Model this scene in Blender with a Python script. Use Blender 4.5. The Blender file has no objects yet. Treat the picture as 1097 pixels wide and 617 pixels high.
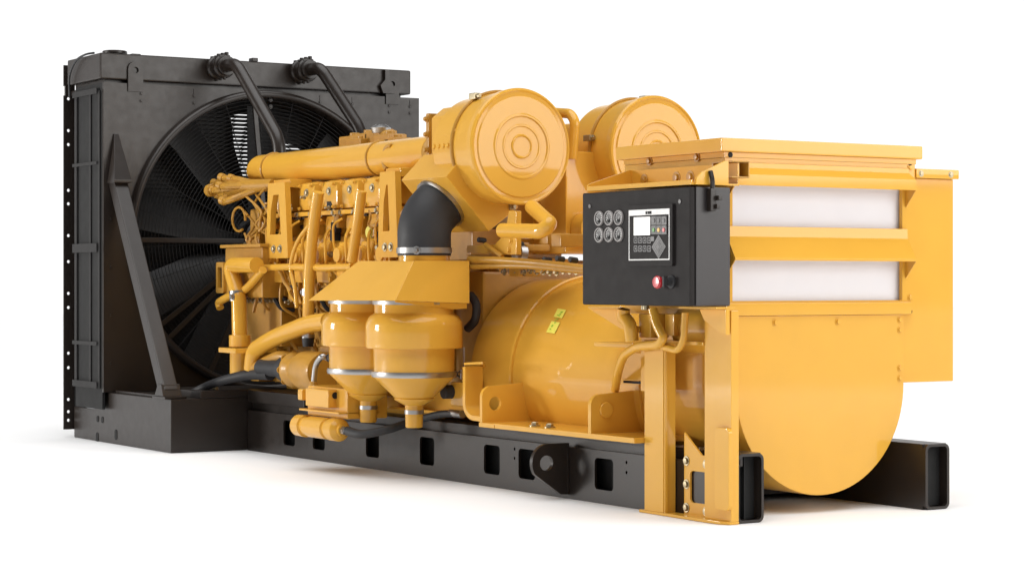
import bpy, bmesh, math, random
from mathutils import Vector, Matrix
random.seed(4)
V = Vector
sc = bpy.context.scene
col = sc.collection
PI = math.pi

# ---------------------------------------------------------------- camera model (also used to place small parts)
F, TH, CX, V0 = 2350., math.radians(32), 548., 303.
CC, SS = math.cos(TH), math.sin(TH)
CAM = V((7.228, -5.621, 1.0))
def at(u, v, x=None, y=None, z=None):
    a = (u - CX) / F; b = (V0 - v) / F
    r = V((a * SS - CC, a * CC + SS, b))
    for i, k in enumerate((x, y, z)):
        if k is not None:
            return CAM + r * ((k - CAM[i]) / r[i])

# ---------------------------------------------------------------- materials
MATS = {}
def mat(name, base, rough=.45, metal=0., coat=0., crough=.1, vary=.06, bump=0., bscale=400., emit=None, nscale=6., spec=.5, rvary=.08):
    m = bpy.data.materials.new(name); m.use_nodes = True
    nt = m.node_tree; N = nt.nodes; L = nt.links
    p = N['Principled BSDF']
    p.inputs['Metallic'].default_value = metal
    p.inputs['Coat Weight'].default_value = coat
    p.inputs['Coat Roughness'].default_value = crough
    p.inputs['Specular IOR Level'].default_value = spec
    tc = N.new('ShaderNodeTexCoord')
    nz = N.new('ShaderNodeTexNoise'); nz.inputs['Scale'].default_value = nscale; nz.inputs['Detail'].default_value = 6
    L.new(tc.outputs['Object'], nz.inputs['Vector'])
    mx = N.new('ShaderNodeMix'); mx.data_type = 'RGBA'
    mx.inputs[6].default_value = (*[c * (1 - vary) for c in base], 1)
    mx.inputs[7].default_value = (*[min(1, c * (1 + vary)) for c in base], 1)
    L.new(nz.outputs['Fac'], mx.inputs[0]); L.new(mx.outputs[2], p.inputs['Base Color'])
    mr = N.new('ShaderNodeMapRange')
    mr.inputs[3].default_value = max(.03, rough - rvary); mr.inputs[4].default_value = rough + rvary
    n2 = N.new('ShaderNodeTexNoise'); n2.inputs['Scale'].default_value = nscale * 3; n2.inputs['Detail'].default_value = 5
    L.new(tc.outputs['Object'], n2.inputs['Vector'])
    L.new(n2.outputs['Fac'], mr.inputs[0]); L.new(mr.outputs[0], p.inputs['Roughness'])
    if bump:
        n3 = N.new('ShaderNodeTexNoise'); n3.inputs['Scale'].default_value = bscale; n3.inputs['Detail'].default_value = 2
        L.new(tc.outputs['Object'], n3.inputs['Vector'])
        b = N.new('ShaderNodeBump'); b.inputs['Strength'].default_value = bump; b.inputs['Distance'].default_value = .002
        L.new(n3.outputs['Fac'], b.inputs['Height']); L.new(b.outputs['Normal'], p.inputs['Normal'])
    if emit:
        p.inputs['Emission Color'].default_value = (*base, 1); p.inputs['Emission Strength'].default_value = emit
    MATS[name] = m
    return m
YEL = (.72, .38, .046)
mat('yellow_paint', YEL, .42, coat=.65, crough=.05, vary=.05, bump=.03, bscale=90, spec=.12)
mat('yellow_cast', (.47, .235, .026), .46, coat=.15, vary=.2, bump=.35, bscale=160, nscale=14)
mat('black_paint', (.02, .0145, .0115), .36, spec=.5, vary=.18, bump=.1, bscale=300)
mat('black_panel', (.034, .03, .03), .36, vary=.08, bump=.05, bscale=700)
mat('black_panel_shaded', (.016, .0135, .013), .6, vary=.08, bump=.2, bscale=800, spec=.2)  # black_panel paint darkened for the front face; shade put into the colour
mat('dark_core', (.008, .007, .007), .7, vary=.2)
mat('black_void', (.006, .006, .006), .8)
mat('rubber', (.022, .022, .024), .6, vary=.15, bump=.15)
mat('steel', (.42, .41, .4), .36, metal=1., vary=.1)
mat('zinc', (.42, .36, .24), .42, metal=1., vary=.15)
mat('white_filter', (.78, .77, .8), .75, vary=.03, bump=.3, bscale=500)
mat('white_print', (.85, .84, .82), .5)
mat('screen_white', (.9, .88, .84), .3, emit=.35)
mat('grey_print', (.17, .165, .165), .5)
mat('red_plastic', (.55, .02, .03), .3, coat=.4)
mat('green_plastic', (.08, .3, .05), .4)
mat('amber_plastic', (.75, .45, .08), .4)
mat('label_yellow', (.85, .78, .12), .45)
mat('label_green', (.28, .55, .04), .45)
mat('gauge_face', (.035, .033, .033), .4)
mat('bezel', (.3, .28, .27), .4, coat=.2)
mat('blade', (.007, .006, .006), .42, vary=.15)

# ---------------------------------------------------------------- mesh builder
def fillet(pts, rad, n=6):
    pts = [V(p) for p in pts]
    if rad <= 0 or len(pts) < 3: return pts
    out = [pts[0]]
    for i in range(1, len(pts) - 1):
        a, b, c = pts[i - 1], pts[i], pts[i + 1]
        d1, d2 = (a - b), (c - b)
        r = min(rad, d1.length * .48, d2.length * .48)
        p, q = b + d1.normalized() * r, b + d2.normalized() * r
        for k in range(n + 1):
            t = k / n
            out.append(p * (1 - t) ** 2 + b * 2 * t * (1 - t) + q * t * t)
    out.append(pts[-1])
    return out
def spline(pts, n=8):
    P = [V(p) for p in pts]; out = []
    for i in range(len(P) - 1):
        p0 = P[max(i - 1, 0)]; p1 = P[i]; p2 = P[i + 1]; p3 = P[min(i + 2, len(P) - 1)]
        for k in range(n):
            t = k / n
            out.append(.5 * ((2 * p1) + (p2 - p0) * t + (2 * p0 - 5 * p1 + 4 * p2 - p3) * t * t + (3 * p1 - p0 - 3 * p2 + p3) * t ** 3))
    out.append(P[-1]); return out
def rrect(a0, a1, b0, b1, r, n=5):
    o = []
    for cx, cy, s in ((a1 - r, b1 - r, 0), (a0 + r, b1 - r, 1), (a0 + r, b0 + r, 2), (a1 - r, b0 + r, 3)):
        for k in range(n + 1):
            t = (s + k / n) * PI / 2
            o.append((cx + r * math.cos(t), cy + r * math.sin(t)))
    return o
def circ(a, b, r, n=24):
    return [(a + r * math.cos(2 * PI * k / n), b + r * math.sin(2 * PI * k / n)) for k in range(n)]
AX = {'x': lambda p, t: V((t, p[0], p[1])), 'y': lambda p, t: V((p[0], t, p[1])), 'z': lambda p, t: V((p[0], p[1], t))}
AV = {'x': V((1, 0, 0)), 'y': V((0, 1, 0)), 'z': V((0, 0, 1))}
def vec(a): return AV[a].copy() if isinstance(a, str) else V(a).normalized()

class MB:
    def __init__(self, m='yellow_paint'):
        self.bm = bmesh.new(); self.ms = []; self.use(m)
    def use(self, m):
        if m not in self.ms: self.ms.append(m)
        self.mi = self.ms.index(m); return self
    def _merge(self, b):
        bmesh.ops.recalc_face_normals(b, faces=b.faces[:])
        vm = {}
        for v in b.verts: vm[v] = self.bm.verts.new(v.co)
        for f in b.faces:
            try:
                nf = self.bm.faces.new([vm[v] for v in f.verts]); nf.material_index = self.mi
            except ValueError: pass
        b.free(); return self
    def raw(self, verts, faces, bev=0):
        b = bmesh.new(); vs = [b.verts.new(v) for v in verts]
        for f in faces: b.faces.new([vs[i] for i in f])
        if bev:
            bmesh.ops.recalc_face_normals(b, faces=b.faces[:])
            bmesh.ops.bevel(b, geom=b.edges[:], offset=bev, segments=2, affect='EDGES', profile=.6, clamp_overlap=True)
        return self._merge(b)
    def box(self, x0, x1, y0, y1, z0, z1, bev=.004):
        vs = [(x, y, z) for x in (x0, x1) for y in (y0, y1) for z in (z0, z1)]
        fs = [(0, 1, 3, 2), (4, 6, 7, 5), (0, 4, 5, 1), (2, 3, 7, 6), (0, 2, 6, 4), (1, 5, 7, 3)]
        return self.raw(vs, fs, min(bev, .3 * min(abs(x1 - x0), abs(y1 - y0), abs(z1 - z0))))
    def prism(self, loop, ext, bev=0):
        n = len(loop); lo = [V(p) for p in loop]; hi = [p + V(ext) for p in lo]
        fs = [tuple(range(n)), tuple(range(2 * n - 1, n - 1, -1))] + [(i, (i + 1) % n, (i + 1) % n + n, i + n) for i in range(n)]
        return self.raw(lo + hi, fs, bev)
    def plate(self, axis, pos, thick, outer, holes=(), bev=0):
        if not holes:
            return self.prism([AX[axis](p, pos) for p in outer], AV[axis] * thick, bev)
        b = bmesh.new(); es = []
        for lp in [outer, *holes]:
            vs = [b.verts.new(AX[axis](p, pos)) for p in lp]
            es += [b.edges.new((vs[i], vs[(i + 1) % len(vs)])) for i in range(len(vs))]
        bmesh.ops.triangle_fill(b, edges=es, use_beauty=True, use_dissolve=False, normal=AV[axis])
        r = bmesh.ops.extrude_face_region(b, geom=b.faces[:])
        for g in r['geom']:
            if isinstance(g, bmesh.types.BMVert): g.co += AV[axis] * thick
        return self._merge(b)
    def tube(self, pts, r, seg=14, fil=0, caps=True, r1=None):
        P = fillet(pts, fil) if fil else [V(p) for p in pts]
        Q = [P[0]]
        for p in P[1:]:
            if (p - Q[-1]).length > 1e-5: Q.append(p)
        P = Q; n = len(P); b = bmesh.new(); rings = []
        t0 = (P[1] - P[0]).normalized()
        nrm = t0.orthogonal().normalized()
        for i, p in enumerate(P):
            t = ((P[min(i + 1, n - 1)] - p).normalized() + (p - P[max(i - 1, 0)]).normalized()).normalized()
            nrm = (nrm - t * nrm.dot(t)).normalized(); bn = t.cross(nrm)
            rr = r if r1 is None else r + (r1 - r) * i / (n - 1)
            rings.append([b.verts.new(p + (nrm * math.cos(2 * PI * k / seg) + bn * math.sin(2 * PI * k / seg)) * rr) for k in range(seg)])
        for i in range(n - 1):
            for k in range(seg):
                b.faces.new((rings[i][k], rings[i][(k + 1) % seg], rings[i + 1][(k + 1) % seg], rings[i + 1][k]))
        if caps:
            b.faces.new(rings[0][::-1]); b.faces.new(rings[-1])
        return self._merge(b)
    def lathe(self, c, axis, prof, seg=40, caps=True):
        a = vec(axis); n = a.orthogonal().normalized(); bn = a.cross(n); c = V(c); b = bmesh.new(); rings = []
        for t, r in prof:
            if r < 1e-6: rings.append([b.verts.new(c + a * t)])
            else: rings.append([b.verts.new(c + a * t + (n * math.cos(2 * PI * k / seg) + bn * math.sin(2 * PI * k / seg)) * r) for k in range(seg)])
        for A, B in zip(rings, rings[1:]):
            for k in range(seg):
                if len(A) == 1 and len(B) == 1: continue
                if len(A) == 1: b.faces.new((A[0], B[(k + 1) % seg], B[k]))
                elif len(B) == 1: b.faces.new((A[k], A[(k + 1) % seg], B[0]))
                else: b.faces.new((A[k], A[(k + 1) % seg], B[(k + 1) % seg], B[k]))
        if caps:
            if len(rings[0]) > 1: b.faces.new(rings[0][::-1])
            if len(rings[-1]) > 1: b.faces.new(rings[-1])
        return self._merge(b)
    def cyl(self, c, axis, r, h, seg=24, bev=.003):
        bev = min(bev, r * .3, abs(h) * .3)
        return self.lathe(c, axis, [(0, r - bev), (bev, r), (h - bev, r), (h, r - bev)], seg)
    def torus(self, c, axis, R, r, seg=48, rs=8, a0=0, a1=2 * PI):
        a = vec(axis); n = (V((0, 0, 1)) if abs(a.z) < .9 else V((1, 0, 0))); n = (n - a * n.dot(a)).normalized(); bn = a.cross(n); c = V(c)
        full = abs(a1 - a0 - 2 * PI) < 1e-4
        pts = [c + (n * math.cos(a0 + (a1 - a0) * k / seg) + bn * math.sin(a0 + (a1 - a0) * k / seg)) * R for k in range(seg + 1)]
        if not full: return self.tube(pts, r, rs)
        b = bmesh.new(); rings = []
        for k in range(seg):
            t = 2 * PI * k / seg; d = n * math.cos(t) + bn * math.sin(t)
            rings.append([b.verts.new(c + d * (R + r * math.cos(2 * PI * j / rs)) + a * r * math.sin(2 * PI * j / rs)) for j in range(rs)])
        for k in range(seg):
            A, B = rings[k], rings[(k + 1) % seg]
            for j in range(rs): b.faces.new((A[j], A[(j + 1) % rs], B[(j + 1) % rs], B[j]))
        return self._merge(b)
    def bolt(self, c, axis, r=.012, h=.01, washer=True):
        if washer: self.lathe(c, axis, [(0, r * 1.5), (h * .25, r * 1.5)], 12)
        return self.lathe(c, axis, [(0, r), (h * .85, r), (h, r * .8)], 6)
    def build(self, name, parent=None, label=None, ang=38):
        bmesh.ops.remove_doubles(self.bm, verts=self.bm.verts[:], dist=1e-5)
        for f in self.bm.faces: f.smooth = True
        for e in self.bm.edges:
            if len(e.link_faces) == 2:
                e.smooth = e.calc_face_angle(0) < math.radians(ang)
        groups = [self.bm.faces[:]]
        if name in SPLIT: groups = self.clusters()
        first = None
        for g in groups:
            if len(groups) == 1: b = self.bm
            else:
                b = self.bm.copy(); b.faces.ensure_lookup_table()
                keep = {f.index for f in g}
                bmesh.ops.delete(b, geom=[f for f in b.faces if f.index not in keep], context='FACES')
            me = bpy.data.meshes.new(name); b.to_mesh(me)
            if b is not self.bm: b.free()
            for mm in self.ms: me.materials.append(MATS[mm])
            o = bpy.data.objects.new(name, me); col.objects.link(o)
            if parent is not None:
                o.parent = parent
                o.matrix_parent_inverse = Matrix.Translation(-V(ROOT.location))
                if parent is not ROOT: o.matrix_parent_inverse = Matrix.Identity(4)
            wn = o.modifiers.new('normals', 'WEIGHTED_NORMAL'); wn.keep_sharp = True; wn.weight = 80
            if label: o['label'] = label
            first = first or o
        self.bm.free()
        return first
    def clusters(self, gap=.001):
        bm = self.bm; bm.faces.ensure_lookup_table(); bm.faces.index_update(); seen = set(); isl = []
        for f in bm.faces:
            if f.index in seen: continue
            st = [f]; seen.add(f.index); cur = []
            while st:
                q = st.pop(); cur.append(q)
                for v in q.verts:
                    for h in v.link_faces:
                        if h.index not in seen: seen.add(h.index); st.append(h)
            lo = V([min(v.co[i] for q in cur for v in q.verts) for i in range(3)]); hi = V([max(v.co[i] for q in cur for v in q.verts) for i in range(3)])
            isl.append([cur, lo, hi])
        done = False
        while not done:
            done = True
            for i in range(len(isl)):
                for j in range(i + 1, len(isl)):
                    A, B = isl[i], isl[j]
                    if all(A[1][k] - gap < B[2][k] and B[1][k] - gap < A[2][k] for k in range(3)):
                        isl[i] = [A[0] + B[0], V([min(A[1][k], B[1][k]) for k in range(3)]), V([max(A[2][k], B[2][k]) for k in range(3)])]
                        isl.pop(j); done = False; break
                if not done: break
        return [q[0] for q in isl]
SPLIT = {'fuel_line', 'bolt', 'injector_line', 'manifold_flange', 'rubber_hose', 'cooler_housing', 'shim', 'conduit', 'conduit_bracket', 'fitting', 'pipe_flange', 'hose_clamp', 'filter_tube', 'clamp_ring', 'fastener', 'throttle_linkage', 'cross_line', 'long_line', 'clamp_band', 'clamp_handle', 'flywheel_housing', 'side_channel', 'cross_member', 'hose_bracket', 'filter_pad', 'drain_hose'}
def pipes(name, specs, parent, material='yellow_paint', label=None, seg=12):
    m = MB(material)
    for pts, r, fil in specs: m.tube(pts, r, seg, fil)
    return m.build(name, parent, label)
def pp(y, *uv): return [at(u, v, y=y) for u, v in uv]
def dup(o, parent, off):
    c = o.copy(); col.objects.link(c); c.parent = parent; c.location = V(o.location) + V(off)
    for ch in o.children:
        d = ch.copy(); col.objects.link(d); d.parent = c
    return c

ROOT = bpy.data.objects.new('generator_set', None); col.objects.link(ROOT)
ROOT.location = (-2.9, .6, 0)
ROOT['label'] = 'large yellow industrial diesel generator set on a black steel skid with tall black radiator'
ROOT['category'] = 'generator'

YC = .6
# ================================================================ SKID
HZ0, HZ1 = .062, .205
m = MB('black_paint')
holes = [rrect(c - .075, c + .075, HZ0, HZ1, .022) for c in (-4.19, -3.815, -3.18, -2.59, -1.95, -1.63, -.978)]
hs = [circ(x, z, .008, 8) for x in (-1.74, -.80) for z in (.2, .155)]
m.plate('y', 0, .012, [(-4.75, 0), (-.02, 0), (-.02, .24), (-4.75, .24)], holes + hs)
m.plate('y', .032, .012, [(-4.75, .236), (-.02, .236), (-.02, .277), (-4.75, .277)])
m.box(-4.75, -.02, .03, .14, .277, .289, .002); m.box(-4.75, -.02, .012, .032, .233, .24, .001); m.box(-4.75, -.02, .012, .14, 0, .012, .002); m.box(-4.75, -.02, .128, .14, .012, .276, .002)
m.plate('x', -.022, .022, rrect(0, .141, 0, .289, .028), [rrect(.012, .129, .012, .277, .018)])
m.use('black_void').box(-4.7, -.03, .06, .064, .014, .274, 0)  # black sheets inside the rail stand in for shade in the hollow
m.box(-.06, -.05, .0125, .1275, .0125, .2755, 0)
skid = m.build('skid_rail', ROOT, 'black steel skid rail pierced by a row of tall slots')
# lifting lug on the rail
m = MB('black_paint')
c = at(585, 494, y=-.1)
lug = [(0, .02), (0, .258), (-.115, .258)] + [(-.115 + .088 * math.cos(math.radians(a)), .17 + .088 * math.sin(math.radians(a))) for a in range(98, 222, 9)] + [(-.045, .022)]
m.plate('x', -1.285, .022, [(p[0], p[1]) for p in lug], [circ(-.125, .17, .036, 16)])
m.box(-1.3, -1.26, -.012, 0, .02, .25, .003)
m.build('lifting_lug', skid)
m = MB('black_paint')
m.plate('y', 1.047, .012, [(-4.75, 0), (-.02, 0), (-.02, .289), (-4.75, .289)])
m.box(-4.75, -.02, 1.06, 1.187, .277, .289, .002); m.box(-4.75, -.02, 1.06, 1.187, 0, .012, .002); m.box(-4.75, -.02, 1.175, 1.187, .012, .277, .002)
m.plate('x', -.022, .022, rrect(1.046, 1.188, 0, .289, .028), [rrect(1.06, 1.174, .012, .277, .018)])
m.use('black_void').box(-.06, -.05, 1.0605, 1.1745, .0125, .2765, 0)  # black sheet in place of shade inside the far rail end
m.build('skid_rail', ROOT, 'far black steel skid rail with an open boxed end')
m = MB('black_paint')
for x in (-.75, -2.0, -3.3, -4.5): m.box(x - .06, x + .06, .141, 1.046, .03, .25, .004)
m.box(-4.7, -.9, .2, .24, .05, .22); m.box(-4.7, -2.2, .14, 1.046, .255, .268, .002)
m.build('cross_member', ROOT)

# ================================================================ RADIATOR BASE
XB = -4.76
m = MB('black_paint')
m.box(-5.98, XB, -.49, 1.69, 0, .315, .006)
m.box(-6.35, -5.981, -.485, 1.69, 0, .2, .006)
m.use('black_void')
for u, v in ((104.5, 448.5), (109.5, 449.5)):
    p = at(u, v, y=-.492); m.plate('y', -.4925, .004, rrect(p.x - .018, p.x + .018, p.z - .02, p.z + .02, .015))
for u, v in ((124, 465), (104, 468)):
    p = at(u, v, y=-.492); m.plate('y', -.4925, .004, rrect(p.x - .02, p.x + .02, p.z - .035, p.z + .03, .018))
m.use('black_paint')
m.box(-5.7, -4.79, -.46, -.44, .3151, .33, .003)
m.build('radiator_base', ROOT, 'black boxed base block under the radiator')

# ================================================================ RADIATOR
XR, YL, YR = -5.72, -.53, 1.73
FC = (YC, 1.27); FR = .93
m = MB('black_paint')
m.plate('x', XR - .02, .02, [(YL, .318), (YR, .318), (YR, 2.25), (YL, 2.25)], [circ(*FC, FR, 72)])
m.use('black_void').box(-6.2, XR - .021, YL, YL + .02, .21, 2.25, .004)  # side wall and ribs darker than the black paint; shade put into their colour
m.box(-6.37, -6.2, YL + .055, YL + .075, .06, 2.25, .002)
m.use('black_paint')
m.box(-6.36, XR - .021, YR - .02, YR, .21, 2.25, .004)
m.box(-6.36, XR - .021, YL + .02, YR - .02, 2.215, 2.24, .002)
# vertical ribs on the visible side
m.use('dark_core')
for x, w, h in ((-5.775, .03, .012), (-5.93, .03, .01), (-6.17, .04, .014)):
    m.box(x - w / 2, x + w / 2, YL - h, YL - .001, .34, 2.2, .004)
for z, h in ((1.22, .028), (2.2, .018), (.62, .012), (1.75, .01), (.36, .02)):
    m.box(-6.2, -5.78, YL - .024, YL - .021, z - h, z + h, .002)
m.use('black_paint')
# rows of small screws with slots below the seam
for y in (-.28, .08, .62, .98, 1.22, 1.5, 1.66):
    for dz in (0, -.045): m.bolt((XR, y, 2.19 + dz), 'x', .009, .008)
    m.box(XR, XR + .004, y - .004, y + .004, 2.2, 2.235, .001)
for z in (1.95, 1.65): m.bolt((XR, 1.69, z), 'x', .009, .008)
for z in (.5, .8, 1.1, 1.4): m.bolt((XR, YL + .05, z), 'x', .009, .008)
rad = m.build('radiator', ROOT, 'tall black radiator with a large round fan opening')
m = MB('black_paint')
# rear flange with open bolt holes
hz = [(1.0 + (V0 - v) / F * 14.68) for v in (112, 145, 159.5, 207, 221, 254, 281, 314, 328.6, 376, 391, 424)]
m.plate('x', -6.385, .012, [(-.545, .05), (-.47, .05), (-.47, 2.41), (-.545, 2.41)], [circ(-.513, z, .0105, 12) for z in hz + [.11, .165]])
m.build('side_flange', rad)
# top tank
m = MB('black_paint')
m.box(-6.3, XR - .006, YL - .02, 1.67, 2.272, 2.435, .012)
m.box(-6.28, XR - .06, YL + .03, 1.62, 2.24, 2.272, 0)
for y in (-.32, 1.52):
    m.plate('x', XR - .004, .014, [(y - .05, 2.2), (y + .05, 2.2), (y + .05, 2.34)] + [(y + .05 * math.cos(t * PI / 8), 2.34 + .05 * math.sin(t * PI / 8)) for t in range(1, 8)] + [(y - .05, 2.34)], [circ(y, 2.335, .02, 14)])
p = at(413, 88, x=XR); 
m.plate('x', XR - .005, .03, [(p.y - .03, 2.27), (p.y + .06, 2.27), (p.y + .05, 2.32), (p.y + .02, 2.36), (p.y + .015, 2.43), (p.y - .015, 2.43), (p.y - .015, 2.36), (p.y - .05, 2.32)])
m.lathe((-5.86, -.4, 2.436), 'z', [(0, .05), (.01, .05), (.01, .078), (.024, .078), (.028, .07)], 20)
m.box(-5.88, -5.82, -.3, -.24, 2.436, 2.45, .004)
m.box(-5.8, -5.74, .5, .54, 2.436, 2.46, .004)
m.build('top_tank', rad)
m = MB('rubber')
m.tube(spline([at(74.5, 104, y=-.56), at(74.5, 82, y=-.57), at(81, 66, y=-.57), at(91, 59, y=-.56), at(101, 57, y=-.5)]), .007, 8)
m.use('white_print').box(-6.365, -6.33, -.56, -.552, 2.21, 2.27, .002)
m.build('vent_hose', rad)
# shroud ring
m = MB('black_paint')
m.lathe((XR, *FC), 'x', [(-.3, FR), (.0, FR), (.035, FR + .012), (.045, FR + .03), (.03, FR + .045), (0, FR + .05)], 96, caps=False)
m.torus((XR + .03, *FC), 'x', FR + .022, .024, 120, 10)
m.build('fan_shroud', rad)
# core: dark finned block, open between the fins in a small patch
m = MB('dark_core')
patch = [at(u, v, x=-6.08) for u, v in ((247, 124), (268, 121), (268, 165), (266, 200), (259, 186), (251, 158))]
patch2 = [at(u, v, x=-6.08) for u, v in ((302, 150), (326, 162), (330, 172), (312, 172))]
m.plate('x', -6.1, .02, [(YL + .03, .32), (YR - .03, .32), (YR - .03, 2.24), (YL + .03, 2.24)], [[(p.y, p.z) for p in patch], [(p.y, p.z) for p in patch2]])
for k in range(64):
    z = .5 + k * .0265; m.box(-6.08, -6.06, YL + .1, YR - .1, z, z + .0185, 0)
m.build('radiator_core', rad)
m = MB('blade')
m.cyl((-5.98, *FC), 'x', .17, .12, 32, .02)
for k in range(9):
    a0 = 2 * PI * k / 9 + .1
    vs = []; n = 6
    for i in range(n + 1):
        r = .15 + (.89 - .15) * i / n
        ch = .11 + .05 * i / n; tw = math.radians(38 - 12 * i / n)
        for s in (-1, 0, 1):
            da = math.atan2(s * ch * math.cos(tw), r)
            x = -5.92 + s * ch * math.sin(tw) * .7 + (.018 if s == 0 else 0)
            vs.append(V((x, FC[0] + r * math.cos(a0 + da), FC[1] + r * math.sin(a0 + da))))
    lo = [v + V((-.008, 0, 0)) for v in vs]; N3 = len(vs); fs = []
    for i in range(n):
        for j in range(2):
            q = (i * 3 + j, i * 3 + j + 1, i * 3 + j + 4, i * 3 + j + 3)
            fs.append(q); fs.append(tuple(N3 + t for t in q[::-1]))
    rim = [i * 3 for i in range(n + 1)] + [n * 3 + 1] + [i * 3 + 2 for i in range(n, -1, -1)] + [1]
    for i in range(len(rim)):
        a, b2 = rim[i], rim[(i + 1) % len(rim)]; fs.append((a, b2, N3 + b2, N3 + a))
    m.raw(vs + lo, fs)
m.build('fan', rad)
m = MB('dark_core')
for k in range(32): m.torus((XR - .03, *FC), 'x', .18 + k * .0238, .0022, 72, 5)
for k in range(24):
    a = 2 * PI * k / 24 + .05; d = V((0, math.cos(a), math.sin(a))); c0 = V((XR - .034, *FC))
    m.tube([c0 + d * .16, c0 + d * .93], .003, 5)
m.use('black_paint')
for a in (PI, PI * 1.2, PI * 1.235, PI * 1.36, PI * .53, PI * .2, 0, -.6):
    d = V((0, math.cos(a), math.sin(a))); t = V((0, -d.z, d.y)); c0 = V((XR - .03, *FC))
    m.raw([c0 + d * r + t * w + V((x, 0, 0)) for r in (.12, .93) for w in (-.016, .016) for x in (0, .014)],
          [(0, 1, 3, 2), (4, 6, 7, 5), (0, 4, 5, 1), (2, 3, 7, 6), (0, 2, 6, 4), (1, 5, 7, 3)], .004)
m.cyl((XR - .03, *FC), 'x', .16, .03, 32, .01)
m.build('fan_guard', rad)
# struts
def strut(y, nm, lab=None):
    m = MB('black_paint')
    a, b = V((XR + .015, y, 1.66)), V((-4.88, y, .345))
    d = (b - a).normalized(); n = V((d.z, 0, -d.x)) * .045; w = V((0, .045, 0))
    m.prism([a - n - w, a + n - w, a + n + w, a - n + w], b - a, .008)
    # wedge cleat on the radiator face
    vs = [V((XR, y - .015, 1.93)), V((XR, y + .015, 1.93)), V((XR, y - .058, 1.62)), V((XR, y + .058, 1.62)), V((XR + .012, y - .015, 1.93)), V((XR + .012, y + .015, 1.93)), V((XR + .12, y - .058, 1.64)), V((XR + .12, y + .058, 1.64)), V((XR + .12, y - .058, 1.62)), V((XR + .12, y + .058, 1.62))]
    m.raw(vs, [(0, 1, 3, 2), (4, 5, 1, 0), (4, 6, 7, 5), (6, 8, 9, 7), (8, 2, 3, 9), (0, 2, 8, 6, 4), (1, 5, 7, 9, 3)], .004)
    m.box(-4.97, -4.78, y - .07, y + .07, .3155, .33, .003)
    m.prism([V((-4.83, y - .06, .33)), V((-4.96, y - .06, .33)), V((-4.91, y - .06, .4)), V((-4.86, y - .06, .4))], (0, .12, 0), .003)
    return m.build(nm, ROOT, lab)
strut(-.45, 'brace_strut', 'slanted black brace from radiator face down to its base')
strut(1.65, 'brace_strut')

# ================================================================ COOLANT PIPES
def coolant(u0, v0, y_end, p_low, lab):
    m = MB('black_paint')
    a = at(u0, v0, x=XR)
    low = V(p_low)
    k = a + V((.30, 0, .0))
    m.tube([a, k, low, low + V((.02, 0, -.35))], .041, 18, .07)
    o = m.build('coolant_pipe', ROOT, lab)
    m = MB('black_paint')
    for dx in (.015, .115): m.torus(a + V((dx, 0, 0)), 'x', .057, .02, 36, 10)
    m.cyl(a, 'x', .062, .17, 28)
    for dx in (.0, .06, .12):
        m.cyl(a + V((dx, .015, .066)), 'z', .014, .025, 10); m.box(a.x + dx - .012, a.x + dx + .012, a.y - .04, a.y + .035, a.z + .058, a.z + .072, .003)
        m.cyl(a + V((dx, -.0, -.085)), 'z', .011, .025, 10)
    m.build('coupling', o)
    return o
lowA = at(299, 150, y=.32); lowB = at(388, 142, y=1.0)
coolant(232, 73, .4, lowA, 'black coolant pipe slanting to the near front of the yellow engine')
coolant(321, 77, .9, lowB, 'black coolant pipe slanting down behind the long yellow manifold tube')

# ================================================================ ENGINE
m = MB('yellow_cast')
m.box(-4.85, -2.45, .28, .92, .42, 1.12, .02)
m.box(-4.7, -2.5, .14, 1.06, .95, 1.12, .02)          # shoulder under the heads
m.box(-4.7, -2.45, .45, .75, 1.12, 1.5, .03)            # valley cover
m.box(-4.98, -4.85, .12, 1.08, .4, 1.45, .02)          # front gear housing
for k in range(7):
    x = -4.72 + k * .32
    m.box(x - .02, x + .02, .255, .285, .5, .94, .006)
m.use('dark_core').box(-4.8, -2.7, .39, .45, 1.1, 1.6, 0)  # black sheet behind the heads, darkening the gaps in place of shade
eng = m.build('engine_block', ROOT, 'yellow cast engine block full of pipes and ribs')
# inspection covers
cov = None
for i in range(6):
    x = -4.55 + i * .32
    m = MB('yellow_cast')
    m.prism([V((x - .13, .2, .92)), V((x + .13, .2, .92)), V((x + .13, .26, .62)), V((x - .13, .26, .62))], (0, .06, 0), .01)
    for sx in (-.1, .1):
        for z, y in ((.88, .208), (.66, .25)): m.bolt((x + sx, y, z), (0, -1, -.1), .014, .014)
    m.use('zinc').bolt((x, .23, .77), (0, -1, 0), .02, .02)
    m.build('inspection_cover', eng)
m = MB('yellow_cast')
m.prism([V((-4.9, .3, .42)), V((-4.9, .9, .42)), V((-4.9, .8, .2)), V((-4.9, .4, .2))], (2.5, 0, 0), .02)
m.box(-4.95, -2.4, .22, .98, .4, .43, .006)
m.build('oil_pan', eng)
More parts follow.
